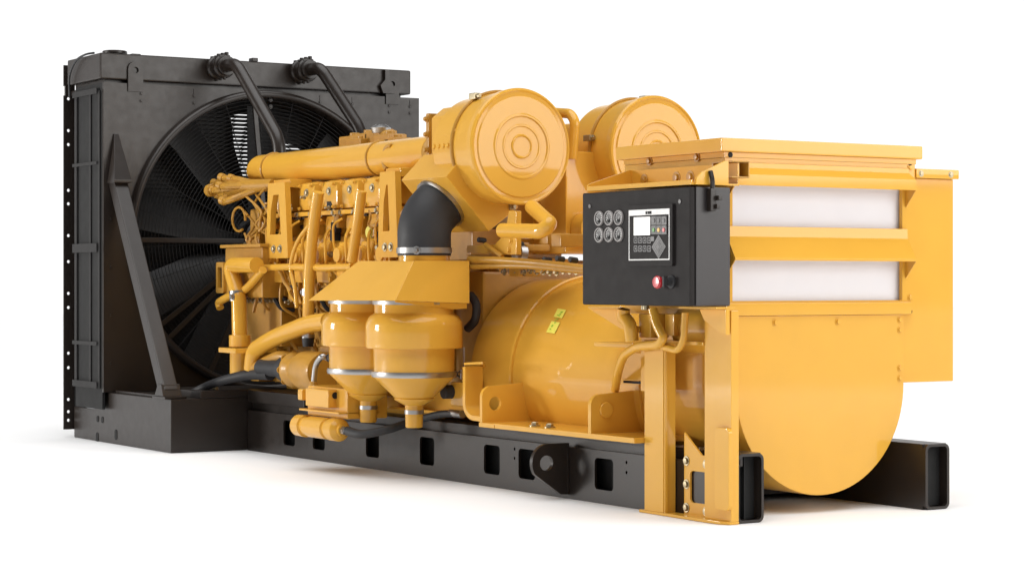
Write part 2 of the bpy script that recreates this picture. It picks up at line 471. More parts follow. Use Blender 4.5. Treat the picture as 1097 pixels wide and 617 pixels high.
# cylinder heads
hx = [at(u, 240, y=.1).x for u in (300, 327, 351, 373, 397, 419)]
for i, x in enumerate(hx):
    m = MB('yellow_paint')
    w = .116
    m.box(x - w * .92, x + w * .92, .1, .36, 1.41, 1.585, .05)                     # valve cover
    m.box(x - w - .012, x + w + .012, .09, .38, 1.385, 1.41, .004)
    m.box(x - w * .7, x + w * .7, .12, .34, 1.27, 1.385, .03)          # neck
    m.lathe((x, .22, 1.09), 'z', [(0, .1), (.02, .125), (.09, .148), (.13, .13), (.19, .085)], 20)
    m.prism([V((x - .085, .06, 1.12)), V((x + .085, .06, 1.12)), V((x + .1, .06, 1.0)), V((x - .06, .06, 1.0))], (0, .1, 0), .014)
    m.prism([V((x - .075, .08, 1.23)), V((x + .075, .08, 1.23)), V((x + .055, .06, 1.12)), V((x - .055, .06, 1.12))], (0, .12, 0), .012)
    m.box(x - .095, x + .095, .12, .34, .98, 1.1, .02)
    for sx in (-.072, .072):
        for z in (1.43, 1.56): m.bolt((x + sx, .1, z), (0, -1, 0), .008, .012)
    m.tube([V((x - .1, .16, 1.38)), V((x - .1, .16, 1.0))], .016, 8)
    m.tube(fillet([V((x + .06, .08, 1.3)), V((x + .1, .03, 1.26)), V((x + .11, .03, 1.14)), V((x + .07, .06, 1.06))], .05), .009, 7)
    m.tube(fillet([V((x - .05, .09, 1.36)), V((x - .09, .05, 1.33)), V((x - .1, .06, 1.2)), V((x - .04, .07, 1.13))], .05), .007, 6)
    m.lathe((x, .06, 1.155), (0, -1, 0), [(0, .05), (.015, .05), (.02, .04), (.035, .04)], 16)
    m.torus((x, .22, 1.19), 'z', .126, .007, 24, 6); m.torus((x, .22, 1.12), 'z', .133, .006, 24, 6)
    m.box(x - .13, x + .13, .16, .24, .955, .985, .004)
    for q in range(4): m.bolt((x - .1 + .066 * q, .16, .97), (0, -1, 0), .01, .014)
    h = m.build('cylinder_head', eng)
    m = MB('zinc')
    for sx in (-.08, .08):
        m.bolt((x + sx, .1, 1.395), (0, -1, 0), .014, .018)
        m.bolt((x + sx, .13, 1.05), (0, -1, 0), .013, .018)
    m.bolt((x + .02, .1, 1.52), (0, -1, 0), .016, .014)
    m.use('black_paint').box(x - w - .02, x + w + .06, .15, .34, 1.372, 1.384, 0)
    m.build('fastener', h)
p = at(395, 249, y=.06)
m = MB('label_yellow'); m.cyl((p.x, .068, p.z), (0, -1, 0), .035, .012, 16); m.build('cap_label', eng)
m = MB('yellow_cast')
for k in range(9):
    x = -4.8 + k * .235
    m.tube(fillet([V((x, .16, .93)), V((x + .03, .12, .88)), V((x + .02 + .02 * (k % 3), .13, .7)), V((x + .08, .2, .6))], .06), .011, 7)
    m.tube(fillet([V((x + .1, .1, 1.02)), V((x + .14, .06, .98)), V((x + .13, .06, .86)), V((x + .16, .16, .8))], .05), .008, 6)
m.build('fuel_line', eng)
specs = []
for k in range(16):
    u0 = random.uniform(268, 418); v0 = random.uniform(205, 245) if k % 4 == 0 else random.uniform(262, 305); y0 = random.uniform(.02, .1)
    pts = [(u0, v0)]
    for j in range(3):
        pts.append((pts[-1][0] + random.uniform(-7, 9), pts[-1][1] + random.uniform(4, 14)))
    specs.append((fillet([at(u, v, y=y0) for u, v in pts], .06), random.choice((.006, .008, .011, .014)), 0))
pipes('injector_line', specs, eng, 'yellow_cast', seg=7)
m = MB('yellow_cast')
for k in range(40):
    p = at(random.uniform(270, 415), random.uniform(228, 325), y=random.uniform(.08, .14)); r = random.uniform(.015, .03)
    if k % 3: m.box(p.x - r, p.x + r, p.y, p.y + .12, p.z - r * 1.3, p.z + r * 1.3, .006)
    else: m.lathe(p, (0, -1, 0), [(-.1, r), (0, r), (.006, r * 1.3), (.016, r * 1.3), (.02, r * .6)], 12)
m.use('zinc')
for k in range(30): m.bolt(at(random.uniform(265, 415), random.uniform(210, 330), y=random.uniform(.06, .12)), (0, -1, 0), .009, .03)
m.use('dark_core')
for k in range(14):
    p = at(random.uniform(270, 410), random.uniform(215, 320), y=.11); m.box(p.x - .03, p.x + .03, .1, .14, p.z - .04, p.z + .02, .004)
m.build('fitting', eng)
m = MB('zinc')
for k in range(12): m.bolt((-4.98, .16 + 0 * k, .5 + k * .07), (-1, 0, 0), .012, .015)
for k in range(9): m.bolt(at(263 + k * 4, 322, y=.095), (0, -1, 0), .011, .015)
for k in range(10): m.bolt((-4.4 + k * .2, .22, .415), (0, -1, 0), .012, .015)
m.build('bolt', eng)
m = MB('dark_core')
for k in range(6):
    x = -4.6 + k * .3
    m.tube(fillet([V((x, .12, .96)), V((x + .05, .07, .93)), V((x + .1, .1, .84)), V((x + .14, .17, .84))], .04), .013, 7)
m.build('rubber_hose', eng)
# two manifold support brackets
for (ul, ur, vt, vb, mid) in ((287, 310, 196, 277, .55), (407, 428, 184, 276, .5)):
    m = MB('yellow_paint')
    a, b = at(ul, vb, y=.03), at(ur, vb, y=.03); zt = at((ul + ur) / 2, vt, y=.03).z; zb = a.z
    xm0, xm1 = a.x + (b.x - a.x) * .08, b.x - (b.x - a.x) * .15
    m.plate('y', .02, .035, [(a.x - .0, zb), (b.x, zb), (b.x - .01, zb + .12), (xm1, zt), (xm0, zt), (a.x, zb + .12)],
            [[(a.x + .05, zb + .14), (b.x - .09, zb + .14), (xm1 - .08, zt - .07), (xm0 + .07, zt - .07), (a.x + .06, zt - .16)]])
    m.box(xm0, xm1, .055, .2, zt - .03, zt + .02, .006); m.box(a.x + .02, b.x - .02, .055, .13, zb, zb + .1, .006)
    m.use('red_plastic')
    m.use('zinc')
    for t in (.35, .65): m.bolt((a.x + (b.x - a.x) * t, .02, zb + .055), (0, -1, 0), .016, .014)
    m.build('manifold_bracket', eng)
# slanted oil / coolant drop pipes in front of the heads
pipes('drop_pipe', [(pp(-.02, (341, 206), (336, 240), (331, 290), (330, 362)), .034, .15)], eng)
pipes('drop_pipe', [(pp(-.02, (387, 205), (383, 240), (377, 280)), .03, .1)], eng)
m = MB('steel')
p = at(330, 313, y=-.02); m.lathe(p, 'z', [(-.02, .037), (.02, .037)], 20); m.bolt(p + V((-.05, 0, 0)), (0, -1, 0), .014, .02)
p = at(330, 358, y=-.02); m.lathe(p, 'z', [(-.02, .038), (.0, .038)], 20)
m.use('rubber').lathe(p, 'z', [(-.07, .03), (-.02, .036)], 16)
m.build('hose_clamp', eng)
pipes('fuel_rail', [(pp(.0, (279, 287), (311, 286), (345, 287), (378, 286)), .02, .0), (pp(-.01, (334, 238), (318, 258), (310, 286), (316, 306), (318, 330)), .012, .1),
                    (pp(.01, (311, 286), (313, 300), (322, 326)), .012, .04), (pp(.05, (297, 275), (302, 290), (312, 318), (318, 325)), .01, .04)], eng)
# knots of thin lines
specs = []
for k in range(8):
    u0 = 266 + random.random() * 22; v0 = 205 + random.random() * 25
    pts = [at(u0 + random.uniform(-9, 9) , v0 + 14 * j + random.uniform(-4, 4), y=.06 + random.uniform(-.04, .06)) for j in range(4)]
    specs.append((spline(pts, 6), .0075, 0))
loop = [at(256 + 7 * math.cos(t), 235 + 13 * math.sin(t), y=.06) for t in [k * .45 + 1 for k in range(13)]]
specs.append((loop, .008, 0))
for k in range(14):
    u0 = 300 + k * 9.5; v0 = 258 + random.uniform(0, 18)
    pts = [at(u0 + random.uniform(-5, 5) + 2.2 * j, v0 + 10 * j + random.uniform(-4, 4), y=.09 + random.uniform(-.04, .03)) for j in range(4)]
    specs.append((spline(pts, 6), .0065, 0))
for k in range(6):
    u0 = 262 + k * 2; pts = [at(u0 + 4 * math.sin(j + k), 250 + 10 * j + 2 * k, y=.05) for j in range(5)]
    specs.append((spline(pts, 5), .007, 0))
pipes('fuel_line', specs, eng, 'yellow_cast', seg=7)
m = MB('zinc')
for k in range(26):
    p = at(258 + random.random() * 150, 262 + random.random() * 62, y=.1 + random.uniform(-.02, .08))
    m.bolt(p, (random.uniform(-.3, .3), -1, random.uniform(-.3, .3)), random.uniform(.01, .018), .03)
m.use('black_paint')
for k in range(10):
    p = at(268 + random.random() * 130, 265 + random.random() * 55, y=.14)
    m.cyl(p, (random.uniform(-1, 1), -.3, random.uniform(-.5, .5)), .014, .06, 10)
m.use('yellow_cast')
for k in range(22):
    p = at(265 + random.random() * 140, 278 + random.random() * 40, y=.17)
    s = random.uniform(.015, .035); m.box(p.x - s, p.x + s, .12, .26, p.z - s, p.z + s, .005)
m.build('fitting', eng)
# lines along the block top behind the heads
pipes('cross_line', [([(-4.85, .2 + .0, 1.33), (-2.7, .2, 1.33)], .012, 0), ([(-4.85, .24, 1.3), (-2.7, .24, 1.3)], .01, 0)], eng, 'black_paint', seg=8)
# wire loom sweeping forward
m = MB('yellow_cast')
root = at(284, 199, y=.12)
for k, (u, v, y) in enumerate(((229, 204, .0), (240, 191, .05), (232, 197, .1), (241, 216, -.02), (246, 213, .08), (238, 200, .0), (250, 192, .06), (236, 210, .1))):
    e = at(u, v, y=y)
    mid = at((u + 284) / 2, (v * .55 + 199 * .45) + random.uniform(-1, 1), y=y * .5 + .06)
    m.tube(spline([e, at(u + 6, v + (199 - v) * .1, y=y), mid, root], 6), .02, 8)
    m.cyl(e, (-.8, -.2, .2), .026, .04, 10)
m.tube([at(246, 201, y=.06), root + V((.12, 0, 0))], .05, 14, r1=.035)
e = at(228, 204, y=0); m.cyl(e, (-1, 0, 0), .04, .05, 12)
m.build('wire_loom', eng)

# front accessories
m = MB('yellow_cast')
a, b = at(241, 266, y=-.02), at(277, 319, y=-.02)
m.box(a.x, b.x + .05, -.02, .5, b.z, a.z, .012)
m.box(a.x - .03, b.x + .06, -.04, .52, a.z, a.z + .02, .004)
q = at(233, 281, y=-.03); q2 = at(241, 314, y=-.03)
m.plate('y', -.04, .02, rrect(q.x, q2.x, q2.z, q.z, .015), [rrect(q.x + .025, q2.x - .025, q2.z + .03, q.z - .03, .01)])
a = at(255, 322, y=.08); m.box(-5.02, -4.5, .1, .5, .62, a.z, .02)
m.build('front_gear_case', eng)
pipes('water_pipe', [(pp(-.08, (275, 284), (246, 284), (252, 305), (256, 320), (257, 370)), .046, .13)], eng, seg=18)
m = MB('yellow_paint')
p = at(257, 366, y=-.08); m.cyl(p - V((0, 0, .03)), 'z', .065, .07, 20); m.box(p.x - .11, p.x + .13, -.17, .1, p.z - .065, p.z - .035, .006)
m.cyl(p - V((0, 0, .2)), 'z', .06, .14, 20)
m.use('steel').lathe(at(254.5, 317, y=-.08), (.1, 0, -1), [(-.03, .049), (.03, .049)], 22); m.bolt(at(250, 318, y=-.14), (0, -1, 0), .015, .02)
m.build('pipe_flange', eng)
pipes('oil_pipe', [(pp(-.05, (282, 289), (262, 312), (244, 318), (234, 324), (236, 330)), .024, .1)], eng)
pipes('elbow_pipe', [(pp(-.08, (352, 344), (330, 347), (291, 363), (272, 376), (270, 396)), .05, .16)], eng, seg=18)
# pump with black inlet hose
m = MB('yellow_cast')
p = at(318, 396, y=-.08)
m.lathe(p, 'x', [(-.06, .085), (-.03, .1), (0, .1), (.02, .085), (.05, .085), (.12, .11), (.3, .11), (.33, .1)], 32)
m.box(p.x + .1, p.x + .9, -.0, .4, p.z - .12, p.z + .14, .03)
for k in range(8):
    t = k * PI / 4; m.bolt(p + V((-.03, .09 * math.cos(t), .09 * math.sin(t))), (-1, 0, 0), .013, .02)
pump = m.build('water_pump', eng)
pipes('pump_pipe', [([at(272, 396, y=-.08), at(283, 389, y=-.08), at(300, 381, y=-.08), at(316, 384, y=-.04)], .035, .08)], eng, 'yellow_cast')
m = MB('rubber')
q = at(262, 402, y=-.1)
m.tube(spline([p + V((-.06, -.02, 0)), p + V((-.25, -.02, 0)), p + V((-.42, -.02, -.0))]), .048, 20)
m.lathe(p + V((-.06, 0, 0)), (-1, 0, 0), [(0, .088), (.03, .088), (.05, .07), (.1, .07)], 28)
m.tube(spline([q + V((.35, 0, .02)), q, at(225, 412, y=-.2), at(186, 431, y=-.3), at(170, 436, y=-.3)]), .036, 16, r1=.015)
m.build('inlet_hose', eng, 'black rubber hose into the water pump')
m = MB('black_paint')
m.box(-4.75, -4.0, .0, .3, .289, .36, .006)
m.box(-5.3, -4.76, -.3, .3, .3152, .36, .006)
m.use('zinc').bolt(at(231, 418, y=-.15), 'z', .012, .05)
m.build('pump_tray', eng)

# ---- things behind manifold top
m = MB('yellow_cast')
for u, v, y in ((380, 150, .45), (395, 147, .45), (408, 144, .45), (418, 148, .4), (425, 152, .4), (388, 153, .4)):
    p = at(u, v, y=y); m.box(p.x - .09, p.x + .09, y - .06, y + .06, p.z - .1, p.z + .02, .01); m.cyl(p, 'z', .03, .04, 12)
a, b = at(374, 152, y=.42), at(420, 143, y=.42); m.tube([a, b], .025, 12)
m.use('steel'); p = at(408, 143, y=.42); m.lathe(p, 'z', [(0, .05), (.03, .06), (.05, .03), (.05, 0)], 16)
m.build('throttle_linkage', eng)

# ================================================================ INTAKE MANIFOLD
YM, ZM, RM = .25, 1.692, .096
m = MB('yellow_paint')
m.lathe((-5.17, YM, ZM), 'x', [(0, 0), (.01, .05), (.03, .075), (.06, .088), (.1, RM), (1.9, RM), (2.25, RM)], 36)
man = m.build('intake_manifold', ROOT, 'long yellow horizontal manifold tube')
for u in (287, 400):
    m = MB('yellow_cast'); x = at(u, 175, y=YM - .05).x
    m.torus((x, YM, ZM), 'x', RM + .002, .007, 40, 8); m.bolt((x, YM - .03, ZM - RM - .01), 'z', .012, .02); m.build('strap', man)
m = MB('yellow_cast')
x = at(430, 160, y=.2).x
m.torus((x - .08, .17, 1.68), (0, -1, 0), .07, .012, 20, 8, -.3, 2.6)
m.lathe((-2.94, YM, ZM), 'x', [(-.05, RM - .004), (.04, RM), (.12, RM + .03), (.2, .17), (.26, .18)], 32)
m.box(-2.69, -2.66, .05, .46, 1.5, 1.88, .006)
m.box(-2.66, -2.59, .08, .44, 1.52, 1.85, .01)
for k in range(5): m.bolt((-2.675, .05, 1.53 + k * .08), (0, -1, 0), .012, .02)
m.build('manifold_flange', man)

# ================================================================ AIR CLEANERS
def air_cleaner(y, lab, boxy):
    z, x0, x1, r = 1.675, -2.38, -1.97, .285
    m = MB('yellow_paint')
    m.lathe((x0, y, z), 'x', [(-.04, r - .05), (-.01, r - .035), (0, r - .015), (.19, r - .015), (.2, r - .004), (.36, r - .004)], 72)
    if boxy:
        m.prism([V((-2.6, .03, 1.5)), V((-2.6, .5, 1.5)), V((-2.6, .5, 1.86)), V((-2.6, .38, 1.905)), V((-2.6, .1, 1.905)), V((-2.6, .03, 1.85))], (.27, 0, 0), .012)
        m.plate('y', -.078, .006, [(-2.34, 1.66), (-2.19, 1.66), (-2.19, 1.74), (-2.34, 1.74)], (), .002)
        for k in range(8): m.bolt(at(466 + 5.0 * k, 157.5 - .4 * k, y=-.08), (0, -1, .2), .012, .012)
        m.bolt(at(490, 141, y=-.06), (0, -1, .3), .022, .03)
    else:
        m.box(-2.9, -2.4, y - .2, y + .2, 1.48, 1.85, .03)
    o = m.build('air_cleaner', ROOT, lab)
    m = MB('yellow_paint')
    m.lathe((x1, y, z), 'x', [(-.06, r - .006), (-.05, r + .004), (-.012, r + .006), (-.002, r + .001), (0, r - .006), (-.006, r - .014), (-.007, r - .03), (.0, r - .036),
                              (.002, .165), (.007, .158), (.007, .152), (.0, .146), (.0, .112), (.004, .108), (.004, .102), (0, .097), (0, .062), (.006, .058), (.007, .054), (.001, .048), (.001, 0)], 80)
    m.build('end_cover', o, ang=7)
    m = MB('yellow_cast')
    m.torus((x1 - .2, y, z), 'x', r + .001, .009, 64, 8)
    m.use('zinc')
    for t in (2.9, 1.35, 4.6) if not boxy else (2.1, .9, 4.9):
        c = V((x1 - .2, y + (r + .012) * math.cos(t), z + (r + .012) * math.sin(t)))
        m.box(c.x - .03, c.x + .03, c.y - .018, c.y + .018, c.z - .016, c.z + .016, .004); m.bolt(c, (1, 0, 0), .012, .05, False)
    m.build('clamp_band', o)
    return o
ac1 = air_cleaner(.185, 'near yellow drum air cleaner with ringed round cover and angled inlet duct', True)
ac2 = air_cleaner(1.012, 'far yellow drum air cleaner half hidden behind the housing lid', False)
# handle tube joining them
m = MB('yellow_paint')
m.tube([at(596, 121, y=.6), at(611, 122, y=.6), at(616, 130, y=.6), at(613, 170, y=.6)], .026, 14, .06)
m.build('grab_tube', ROOT)
# transition duct
XT = -2.15
quad = [at(u, v, x=XT) for u, v in ((478, 189), (503, 161), (556, 222), (524, 248))]
m = MB('yellow_paint')
m.prism(quad, (-.46, 0, 0), .006)
c0 = (quad[0] + quad[3]) / 2 + V((-.23, 0, 0))
nrm = V((0, -(quad[3] - quad[0]).z, (quad[3] - quad[0]).y)).normalized()
if nrm.y > 0: nrm = -nrm
duct = m.build('inlet_duct', ROOT, 'yellow angled sheet metal duct hanging under the near air cleaner')
# rubber elbow
fc = (quad[0] + quad[3]) / 2
q = V((XT - .23, fc.y, fc.z)); q = at(471, 219, x=XT - .23); q = q - nrm * (q - fc).dot(nrm)
eb = at(454.5, 274, x=XT - .23)
m = MB('rubber')
pe = q + nrm * ((eb.y - q.y) / nrm.y)
path = fillet([eb, V((eb.x, eb.y, pe.z)), q - nrm * .02], .13, 14)
m.tube(path, .135, 40, caps=True)
elb = m.build('rubber_elbow', ROOT, 'black rubber elbow hose between the duct and the yellow hopper hood')
m = MB('steel')
m.lathe(eb, 'z', [(.012, .137), (.012, .1405), (.04, .1405), (.04, .137)], 48); m.bolt(eb + V((.1, -.1, .025)), (1, -1, 0), .014, .03)
m.lathe(q, nrm, [(.0, .138), (.0, .147), (.022, .147), (.022, .138)], 48)
m.build('hose_clamp', elb)
m = MB('yellow_paint'); m.lathe(eb, 'z', [(-.06, .13), (.008, .13)], 40); m.build('duct_stub', elb)

# support under air cleaners
m = MB('yellow_paint')
a = at(503, 272, y=.02); 
m.tube([at(538, 247, y=-.02), at(580, 248, y=-.02), at(590, 240, y=.0), at(570, 222, y=.12)], .036, 16, .08)
m.build('air_pipe', ROOT)
m = MB('yellow_paint')
P = [at(u, v, y=.1) for u, v in ((500, 271), (553, 273), (553, 226), (545, 226), (541, 250), (530, 262), (500, 263))]
m.prism(P, (0, .03, 0), .003)
for u, v in ((547, 258), (545, 268)): m.bolt(at(u, v, y=.099), (0, -1, 0), .012, .01)
a, b = at(570, 165, y=.56), at(606, 272, y=.56)
m.box(a.x, b.x, .56, 1.1, b.z, a.z, .012)
for u, v in ((617, 262), (620, 240)): m.bolt(at(u, v, x=b.x), 'x', .012, .01)
q = at(626, 246, x=b.x); m.cyl(q, 'x', .09, .1, 24); m.lathe(q + V((.1, 0, 0)), 'x', [(0, .1), (.02, .1), (.02, .06)], 24)
m.build('cooler_housing', ROOT)
m = MB('yellow_cast')
m.box(-2.8, -2.37, .3, .95, .95, 1.1, .03)
m.box(-2.6, -2.365, .2, 1.0, .35, 1.06, .02)
a, b = at(478, 246, y=.22), at(506, 290, y=.22); m.box(a.x, b.x, .22, .4, b.z, a.z, .012)
for k in range(14):
    p = at(505 + random.random() * 110, 250 + random.random() * 40, y=.24); s = random.uniform(.02, .05)
    m.box(p.x - s, p.x + s, .2, .34, p.z - s * .7, p.z + s * .7, .008)
m.build('flywheel_housing', ROOT)
pipes('long_line', [([at(503, 278, y=.03), at(540, 279, y=.06), at(590, 283, y=.12), at(640, 289, y=.2)], .018, .2), ([at(503, 286, y=.03), at(560, 284, y=.08), at(640, 292, y=.2)], .014, .2),
                    ([at(520, 262, y=.08), at(538, 275, y=.08)], .012, 0)], ROOT, 'yellow_cast')
m = MB('zinc')
for u in range(541, 625, 7): m.bolt(at(u, 291 + random.uniform(-1, 1), y=.22), (0, -1, .1), .012, .02)
m.use('steel')
p = at(559, 274, y=.2); m.lathe(p, (0, -1, .2), [(0, .06), (.03, .05), (.05, .0)], 16)
m.use('rubber')
for u, v in ((520, 258), (560, 262), (590, 279), (604, 278), (618, 279)): m.cyl(at(u, v, y=.2), (.2, -1, .1), .014, .05, 12)
m.build('fitting', ROOT)

# ================================================================ PRECLEANER HOOD AND BOWLS
m = MB('yellow_paint')
bx0, bx1, by0, by1 = -3.16, -2.2, -.45, 0
zb = .915; zt = 1.098
B = [at(330, 322, y=by0), at(423, 322, y=by0), at(503, 325, y=by1), V((-3.3, by1, .91))]
T = [at(384, 279.5, y=-.27), at(443, 279.5, y=-.27), at(503, 279.5, y=by1 + .01), V((-2.9, by1, 1.1))]
fs = [(0, 1, 2, 3)[::-1], (4, 5, 6, 7), (0, 1, 5, 4), (1, 2, 6, 5), (2, 3, 7, 6), (3, 0, 4, 7)]
m.prism([B[1] + V((-.03, .02, -.001)), B[2] + V((-.01, -.01, -.001)), B[2] + V((-.01, -.01, -.025)), B[2] + V((-.03, -.08, -.03)), B[1] + V((-.03, .02, -.008))], (-.006, 0, 0), 0)
m.raw(B + T, fs, .003)
lip = B[:]
hood = m.build('hopper_hood', ROOT, 'yellow sloping sheet metal hood above two round dust bowls')
def bowl(cx, cy, zs=0):
    m = MB('yellow_paint')
    k = [(.912, .2), (.853, .2), (.845, .205), (.83, .228), (.805, .241), (.785, .244), (.682, .244), (.674, .24), (.672, .205), (.56, .203), (.53, .203),
         (.524, .2), (.424, .098), (.42, .102), (.412, .096), (.392, .06), (.386, .046), (.28, .044), (.275, .04)]
    m.lathe((cx, cy, 0), 'z', k[::-1], 56)
    o = m.build('dust_bowl', ROOT)
    m = MB('steel')
    m.lathe((cx, cy, 0), 'z', [(.53, .204), (.53, .213), (.543, .216), (.557, .213), (.557, .204)], 56)
    m.lathe((cx, cy, 0), 'z', [(.892, .201), (.892, .209), (.911, .209), (.911, .201)], 56)
    m.lathe((cx, cy, 0), 'z', [(.343, .0445), (.343, .049), (.363, .049), (.363, .0445)], 24)
    m.build('clamp_ring', o)
    m = MB('rubber'); m.lathe((cx, cy, 0), 'z', [(.272, .036), (.276, .036)], 24); m.build('outlet_seal', o)
    return o
b2 = bowl(-2.37, -.2); b2['label'] = 'yellow dust bowl with steel clamp and loose wire loop, nearer the generator'
b1 = bowl(-2.855, -.2); b1['label'] = 'yellow dust bowl partly hidden behind its twin'
m = MB('steel')
p = at(488, 401, y=.02)
m.tube([p, at(494, 405, y=.02), at(495, 396, y=.02), p], .006, 8)
m.tube([at(497, 372, y=.05), at(497, 406, y=.05)], .006, 8)
m.build('clamp_handle', b2)

# ================================================================ FUEL FILTER
m = MB('yellow_paint')
m.box(-3.285, -3.02, -.35, -.13, .345, .44, .008)
m.box(-3.4, -3.345, -.34, -.26, .37, .43, .01)
m.box(-3.36, -2.9, -.35, -.1, .318, .328, .003)
m.box(-3.36, -2.9, -.3, -.06, .29, .45, .01)
m.use('black_void')
for y in (-.31, -.25): m.cyl((-3.018, y, .41), 'x', .018, .003, 14)
m.use('yellow_paint')
m.lathe((-3.41, -.33, .235), 'x', [(0, .04), (.015, .058), (.1, .06), (.105, .05), (.16, .05), (.165, .057), (.36, .057), (.365, .048), (.4, .048), (.405, .06), (.48, .06), (.495, .045), (.5, .03), (.52, .03)], 28)
ff = m.build('fuel_filter', ROOT, 'small yellow fuel filter block with horizontal cylinder')
m = MB('steel')
m.tube([at(336, 411, y=-.2), at(338, 390, y=-.2), at(345, 381, y=-.2), at(352, 384, y=-.16)], .016, 10, .06)
m.lathe((-2.89, -.33, .235), 'x', [(0, .022), (.03, .022), (.03, .018), (.06, .018)], 6)
m.use('yellow_cast').lathe(at(336, 416, y=-.2), 'z', [(0, .03), (.03, .025), (.04, .018)], 10)
m.use('rubber'); m.cyl(at(352, 383, y=-.16), (1, 0, -.1), .022, .1, 12)
m.build('filter_tube', ff)
m = MB('rubber')
m.tube(spline([(-2.84, -.33, .235), (-2.72, -.31, .225), at(415, 460, y=-.22), at(440, 452, y=-.1), at(470, 444, y=-.02), at(488, 443, y=.0)]), .025, 12, r1=.018)
m.use('steel').lathe(at(489, 443, y=.0), 'x', [(-.06, .02), (.06, .02)], 10)
m.build('drain_hose', ROOT)
m = MB('yellow_paint')
a = at(395, 425, y=.06)
m.box(-3.2, -2.2, .06, .12, .33, .45, .008)
m.box(-3.0, -2.25, .0, .12, .33, .345, .003)
m.build('side_channel', ROOT)
m = MB('rubber')
m.tube(spline([at(504, 316, y=.12), at(510, 326, y=.12), at(509, 342, y=.12), at(501, 352, y=.12)]), .022, 12)
m.build('rubber_hose', ROOT)
# ================================================================ BRACKET AND STRAP BESIDE GENERATOR
m = MB('yellow_paint')
s = [at(497, 393, y=-.12), at(497, 438, y=-.12), at(503, 447, y=-.12), at(516, 449, y=-.12)]
P = fillet(s, .05)
for a, b in zip(P, P[1:]):
    d = (b - a).normalized(); n = V((-d.z, 0, d.x)) * .012
    m.prism([a - n, a + n, b + n, b - n], (0, .1, 0))
m.prism([at(497, 392, y=-.02), at(517, 391, y=-.02), at(503, 412, y=-.02), at(498, 418, y=-.02)], (0, .02, 0), .002)
m.prism([at(497, 391, y=-.12), at(517, 390, y=-.12), at(519, 390, y=-.02), at(499, 391, y=-.02)], (0, 0, .012), .002)
m.box(-2.35, -2.2, .0, .1, .38, .5, .006)
m.build('hose_bracket', ROOT)
m = MB('rubber'); m.cyl((-2.34, .05, .45), (0, -1, 0), .035, .1, 14); m.build('clamp_block', ROOT)

# ================================================================ GENERATOR
ZG, RG = .535, .5
m = MB('yellow_paint')
R0 = RG - .012
m.lathe((-2.36, YC, ZG), 'x', [(0, .3), (.001, R0 - .02), (.015, R0 - .004), (.04, R0), (1.5, R0), (1.52, .3)], 120)
gen = m.build('generator', ROOT, 'smooth yellow barrel shaped generator between the skid rails')
m = MB('yellow_paint')
ring = []
for k in range(81):
    t = -.3 + (PI + .6) * k / 80
    ring.append([V((-1.95 + dx, YC + (R0 + dr) * math.cos(t), ZG + (R0 + dr) * math.sin(t))) for dx, dr in ((-.014, -.01), (-.014, .012), (-.007, .018), (.007, .018), (.014, .012), (.014, -.01))])
m.raw([p for r in ring for p in r], [(i * 6 + j, i * 6 + j + 1, i * 6 + j + 7, i * 6 + j + 6) for i in range(80) for j in range(5)])
m.build('rib_ring', gen)
m = MB('yellow_paint')
def gusset(x, y0, y1, zt, hole):
    o = [(y0, .325), (y1, .325), (y1, zt + .02), (y0 + .05, zt)] + [(y0 + .05 - .05 * math.sin(t), zt - .05 + .05 * math.cos(t)) for t in (.3, .6, .9, 1.2, 1.5)]
    m.plate('x', x, .022, o, [circ(y0 + .075, zt - .085, .034, 20)] if hole else ())
GX, GX2 = at(514, 430, y=-.12).x, at(630, 440, y=-.12).x
gusset(GX, -.12, .22, .5, True)
gusset(GX2, -.12, .22, .5, False)
fx = at(530, 455, y=-.12).x
m.box(fx, -.57, -.12, .3, .303, .327, .003)
m.box(GX - .01, fx - .005, -.12, .3, .303, .325, .003)
m.box(-2.1, -.5, .8, 1.3, .303, .325, .003)
m.cyl((GX2 + .022, -.04, .43), 'x', .036, .012, 20)
m.use('zinc')
for u in (573, 589): m.bolt((at(u, 446, y=-.06).x, -.06, .327), 'z', .018, .02)
m.build('mounting_foot', gen)
m = MB('zinc')
for u in (585, 645):
    x = at(u, 460, y=-.0).x
    m.box(x - .07, x + .07, -.02, .1, .2895, .293, .001); m.box(x - .05, x + .05, -.05, .1, .294, .3025, .001)
m.build('shim', gen)
# warning label on the barrel
def on_barrel(u, v, off=.004):
    best = None
    for k in range(400):
        y = .1 + k * .001
        p = at(u, v, y=y); d = math.hypot(p.y - YC, p.z - ZG) - (R0 + off)
        if d <= 0: return p
    return p
def patch(loop, name, material):
    m = MB(material); pts = [on_barrel(u, v) for u, v in loop]
    m.raw(pts, [tuple(range(len(pts)))]); return m
lab = MB('label_yellow')
def quadstrip(m, a, b, w, n=4):
    ps = []
    for i in range(n + 1):
        u = a[0] + (b[0] - a[0]) * i / n; v = a[1] + (b[1] - a[1]) * i / n
        ps.append((on_barrel(u - w / 2, v - 1.2), on_barrel(u + w / 2, v + .4)))
    vs = [p for q in ps for p in q]
    m.raw(vs, [(2 * i, 2 * i + 1, 2 * i + 3, 2 * i + 2) for i in range(n)])
quadstrip(lab, (589.5, 357), (595.5, 345), 9)
quadstrip(lab, (597.5, 340.5), (602, 331.5), 9)
lo = lab.use('label_green')
def dots(m, pts, s):
    for u, v in pts:
        a = on_barrel(u - s, v, .006); b = on_barrel(u + s, v, .006); c = on_barrel(u + s, v - 1.4 * s, .006); d = on_barrel(u - s, v - 1.4 * s, .006)
        m.raw([a, b, c, d], [(0, 1, 2, 3)])
dots(lo, [(595, 343), (597, 342), (599, 338.5), (597.5, 338), (601, 335), (600, 337), (602, 334.5), (592, 349), (591, 350), (594.5, 346), (589.5, 353)], .75)
lab.build('warning_label', gen, 'yellow and green warning label stuck on the barrel')

